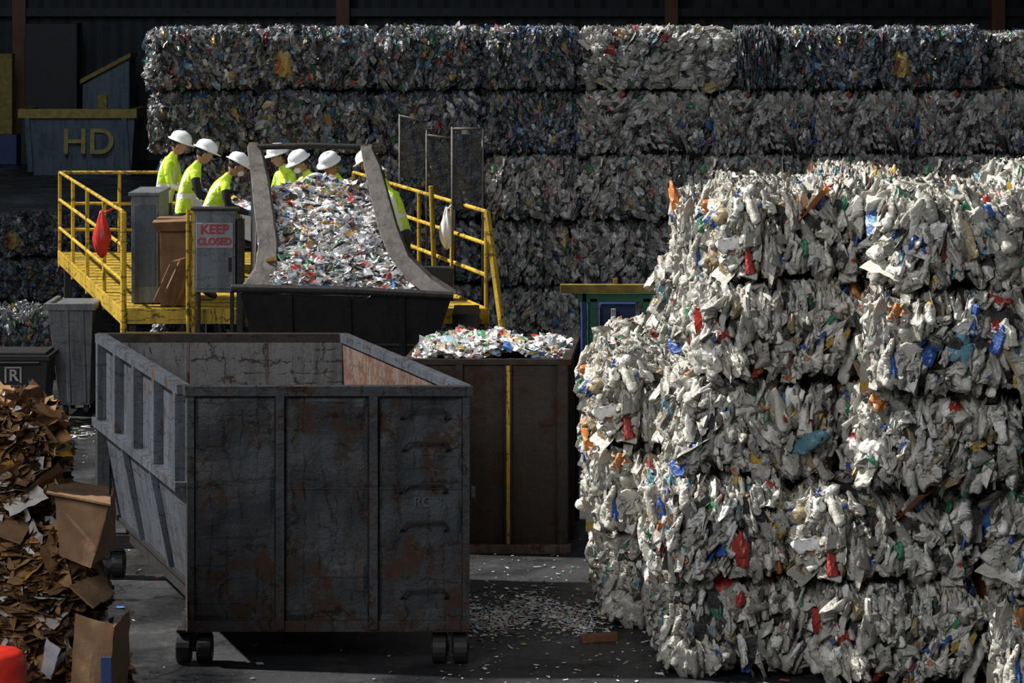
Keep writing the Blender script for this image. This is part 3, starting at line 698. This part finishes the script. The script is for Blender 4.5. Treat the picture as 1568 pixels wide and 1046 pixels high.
b.hexa([(-5.85,36.75,.0),(-5.27,36.75,.0),(-5.27,37.3,.0),(-5.85,37.3,.0),(-5.92,36.7,.72),(-5.22,36.7,.72),(-5.22,37.35,.72),(-5.92,37.35,.72)],'blackrub')
b.box(-5.95,-5.19,36.65,37.4,.72,.78,'blackrub'); b.box(-5.9,-5.24,36.7,37.35,.78,.81,'blackrub'); b.tube([(-5.85,36.63,.7),(-5.3,36.63,.7)],.015,'blackrub',6)
sub(b,'body',rb)
for i,(tx,sz,z) in enumerate((('R',.18,.55),('RECYCLE',.07,.42))):
    text('label_%d'%(i+1),tx,sz,(-5.6,36.69,z),'whiteletter',rb,ext=.006,bold=.004 if i==0 else 0)
b=MB(); b.box(-5.70,-5.68,36.68,36.70,.47,.64,'whiteletter'); b.box(-5.53,-5.51,36.68,36.70,.47,.64,'whiteletter'); b.box(-5.70,-5.51,36.68,36.70,.635,.65,'whiteletter'); sub(b,'label_frame',rb,0)

# ---------------------------------------------------------------- far left: HD container, machinery, wall
hd=empty('hd_container',(-12,91,0)); b=MB()
b.hexa([(-13.3,90.8,0),(-10.6,90.8,0),(-10.6,92.8,0),(-13.3,92.8,0),(-13.6,90.6,1.75),(-10.45,90.6,1.75),(-10.45,93,1.75),(-13.6,93,1.75)],'bluegrey')
b.box(-13.7,-10.4,90.5,90.7,1.6,1.86,'yellow_dull'); b.box(-13.7,-13.5,90.7,93,1.6,1.86,'yellow_dull'); b.box(-10.6,-10.4,90.7,93,1.6,1.86,'yellow_dull')
for x in (-13.45,-10.75): b.hexa([(x,90.7,.1),(x+.15,90.7,.1),(x+.15,90.8,.1),(x,90.8,.1),(x-.08,90.5,1.6),(x+.07,90.5,1.6),(x+.07,90.6,1.6),(x-.08,90.6,1.6)],'bluegrey')
sub(b,'body',hd,.01)
text('hd_letters','HD',1.0,(-11.75,90.55,.92),'yellow_dull',hd,ext=.02,bold=.01,rot=(math.radians(83),0,0))
b=MB(); b.box(-15.7,-14.85,97,97.6,.9,3.3,'yellow_dull'); b.box(-15.7,-14.7,96.9,97.7,0,.9,'blue'); b.obj('yellow_bollard_post',None,.02)
b=MB(); b.prism([(-12.7,1.2),(-11.3,1.2),(-11.3,3.2),(-12.7,2.4)],96.5,98,'bluegrey'); b.prism([(-12.75,2.4),(-11.25,3.2),(-11.25,3.35),(-12.75,2.55)],96.3,98.1,'yellow_dull'); b.box(-12.7,-11.3,96.5,98,0,1.2,'darksteel'); b.box(-14.6,-12.9,97,98.5,0,1.5,'darksteel'); b.box(-14.5,-12.95,97.2,98.4,1.5,4.2,'blackrub'); b.box(-12.25,-11.95,96.35,96.5,1.2,2.1,'yellow_dull')
b.obj('loading_machine',None,.02)
n=400; xs=np.linspace(-40,40,n); vs=[];fs=[]
for i,x in enumerate(xs):
    y=100+(.12 if (i//2)%2 else 0); vs+=[(x,y,0),(x,y,14)]
for i in range(n-1): fs.append((2*i,2*i+2,2*i+3,2*i+1))
b=MB(); b.add(vs,fs,'wall'); b.obj('wall_back')
b=MB()
for x in (-25,-15.2,-5.35,4.65,14.6,24): b.box(x,x+.4,99.3,99.9,0,14,'colm')
for z in (4.4,8): b.box(-40,40,99.5,99.8,z,z+.25,'darksteel')
b.obj('wall_columns',None)
b=MB(); b.box(-60,60,48,100.5,14,14.3,'wall')
for y in (49,62,75,88): b.box(-60,60,y,y+.3,13.4,14,'darksteel')
b.obj('shade_ceiling')  # out-of-view roof over the back only, added to shade the far floor and wall
b=MB(); b.box(-60,60,-20,130,-.2,0,'floor'); b.obj('floor')

# ---------------------------------------------------------------- ground litter
def scatter(name,n,fx,seed,size):
    r=np.random.default_rng(seed); pos=fx(r,n); sc=np.stack([np.full(n,size*.25),np.full(n,size),np.full(n,size)],1)*np.exp(r.normal(size=(n,3))*.5)
    a=np.stack([r.normal(size=n)*.15,math.pi/2+r.normal(size=n)*.2,r.uniform(0,6.28,n)],1)
    pos[:,2]=.012
    V,F,C=pieces(T_flake,pos,a,sc,pal(P_lit,n,r),r); V[:,2]=np.clip(V[:,2],.003,None)
    o=bpy.data.objects.new(name,tri_mesh(name,V,F,C,['litter'])); S.collection.objects.link(o)
def f1(r,n):
    p=np.zeros((n,3)); p[:,0]=r.uniform(-.35,.65,n)+r.normal(size=n)*.12; p[:,1]=25.2+r.normal(size=n)*.38+.25*np.sin(p[:,0]*9); return p
def f2(r,n):
    p=np.zeros((n,3)); p[:,0]=r.uniform(-6,4,n); p[:,1]=r.uniform(21,44,n); return p
def f3(r,n):
    p=np.zeros((n,3)); p[:,0]=r.normal(size=n)*.25-4.8; p[:,1]=r.normal(size=n)*.6+36.2; return p
def f4(r,n):
    p=np.zeros((n,3)); p[:,0]=r.uniform(-.5,1.1,n); p[:,1]=r.uniform(22,28,n); return p
scatter('ground_litter',2600,f1,51,.010); scatter('ground_litter',900,f2,52,.012); scatter('ground_litter',60,f3,53,.03); scatter('ground_litter',420,f4,54,.009)

def crumpled_panel(name,c4,k,par,seed,n=8,amp=.006,th=.012):
    r=random.Random(seed); b=MB(); vs=[];fs=[]; A,B_,C_,D_=[Vector(p) for p in c4]
    ph=[r.uniform(0,6) for _ in range(4)]
    for i in range(n+1):
        for j in range(n+1):
            u=i/n;v=j/n; p=(A*(1-u)+B_*u)*(1-v)+(D_*(1-u)+C_*u)*v
            p=p+Vector((r.uniform(-1,1)*.004,amp*(math.sin(5*u+ph[0])+math.sin(7*v+ph[1])+3*abs(u+v*.7-.8)),amp*.5*math.sin(6*u*v+ph[2]))); vs.append(p)
    for i in range(n):
        for j in range(n): a=i*(n+1)+j; fs.append((a,a+n+1,a+n+2,a+1))
    b.add(vs,fs,k); o=b.obj(name); md=o.modifiers.new('s','SOLIDIFY'); md.thickness=th; return adopt(o,par)
crumpled_panel('carton_panel_1',[(-2.72,19.62,1.40),(-2.52,19.55,1.34),(-2.42,19.62,1.70),(-2.76,19.7,1.76)],'card',cbs[1],1)
crumpled_panel('carton_panel_2',[(-2.80,19.62,1.78),(-2.40,19.55,1.72),(-2.5,20.2,1.73),(-2.85,20.2,1.78)],'card',cbs[1],2)
crumpled_panel('carton_panel_3',[(-2.52,19.55,1.34),(-2.45,20.2,1.36),(-2.46,20.2,1.72),(-2.42,19.6,1.71)],'card',cbs[1],3)
crumpled_panel('carton_panel_4',[(-2.64,19.4,.5),(-2.42,19.35,.45),(-2.36,19.4,1.02),(-2.60,19.45,1.08)],'card',cbs[0],4)
crumpled_panel('carton_panel_5',[(-2.42,19.35,.45),(-2.36,20.0,.4),(-2.34,20.0,1.0),(-2.36,19.4,1.02)],'card',cbs[0],5)
crumpled_panel('carton_panel_6',[(-2.82,19.55,.72),(-2.76,19.5,.68),(-2.70,19.5,.86),(-2.79,19.55,.92)],'sign',cbs[0],6)
crumpled_panel('carton_panel_7',[(-3.2,19.7,1.55),(-2.95,19.6,1.48),(-2.9,19.9,1.58),(-3.15,19.9,1.70)],'card',cbs[1],7)
crumpled_panel('carton_panel_8',[(-2.66,19.6,1.22),(-2.50,19.55,1.10),(-2.42,19.9,1.12),(-2.5,19.9,1.24)],'card',cbs[1],8)
b=MB(); b.box(-2.43,-2.37,19.30,19.33,.55,.85,'blue'); adopt(b.obj('blue_print'),cbs[0])
b=MB(); prof=[(0,.0),(.2,.0),(.21,.02),(.2,.05),(.2,.3),(.212,.31),(.2,.33),(.2,.62),(.212,.63),(.2,.65),(.2,.9),(.19,.95),(.15,.975),(0,.975)]
vs=[];fs=[];n=28
for r_,z in prof:
    for j in range(n): t=2*math.pi*j/n; vs.append((-3.01+r_*math.cos(t),18.9+r_*math.sin(t),z))
for i in range(len(prof)-1):
    for j in range(n): fs.append((i*n+j,i*n+(j+1)%n,(i+1)*n+(j+1)%n,(i+1)*n+j))
b.add(vs,fs,'red'); b.obj('red_drum',None,0,True)
b=MB(); b.hexa([(.52,24.1,.0),(.78,24.2,.0),(.78,24.3,.0),(.5,24.25,.0),(.52,24.1,.03),(.78,24.2,.05),(.78,24.3,.05),(.5,24.25,.04)],'colm'); b.obj('wood_scrap')

# ---------------------------------------------------------------- light & camera
w=bpy.data.worlds.new('world'); S.world=w; w.use_nodes=True; w.node_tree.nodes['Background'].inputs[0].default_value=(.56,.67,.84,1); w.node_tree.nodes['Background'].inputs[1].default_value=.09
def aim(o,d): o.rotation_euler=Vector(d).to_track_quat('-Z','Y').to_euler()
l=bpy.data.lights.new('sun','SUN'); l.energy=7.0; l.angle=math.radians(2); l.color=(1,.96,.9); o=bpy.data.objects.new('sun',l); S.collection.objects.link(o); aim(o,(.70,-.13,-.70))
l=bpy.data.lights.new('front_fill','AREA'); l.energy=2900; l.size=9; l.color=(.96,.97,1); o=bpy.data.objects.new('front_fill',l); S.collection.objects.link(o); o.location=(-9,-1,13); aim(o,Vector((1.5,26,1))-o.location)  # added fill above the camera for the front faces, no visible source
l=bpy.data.lights.new('back_stack_fill','AREA'); l.energy=330; l.size=7; l.color=(.9,.95,1); o=bpy.data.objects.new('back_stack_fill',l); S.collection.objects.link(o); o.location=(0,33,13); aim(o,Vector((1.5,45,1.5))-o.location)  # added fill that brightens the back bale stack, not a real fitting
l=bpy.data.lights.new('far_wall_fill','AREA'); l.energy=1300; l.size=8; l.color=(.7,.85,1); o=bpy.data.objects.new('far_wall_fill',l); S.collection.objects.link(o); o.location=(-12,72,12.5); aim(o,(0,.75,-.6))  # added cool fill to lift the far wall and container, not a real fitting
cam=bpy.data.cameras.new('camera'); cam.lens=5000/1568*36; cam.sensor_width=36; cam.shift_y=-(523-10)/1568; cam.clip_end=400
o=bpy.data.objects.new('camera',cam); o.location=(0,0,4.7); o.rotation_euler=(math.pi/2,0,0); S.collection.objects.link(o); S.camera=o
S.view_settings.view_transform='Standard'; S.view_settings.look='None'
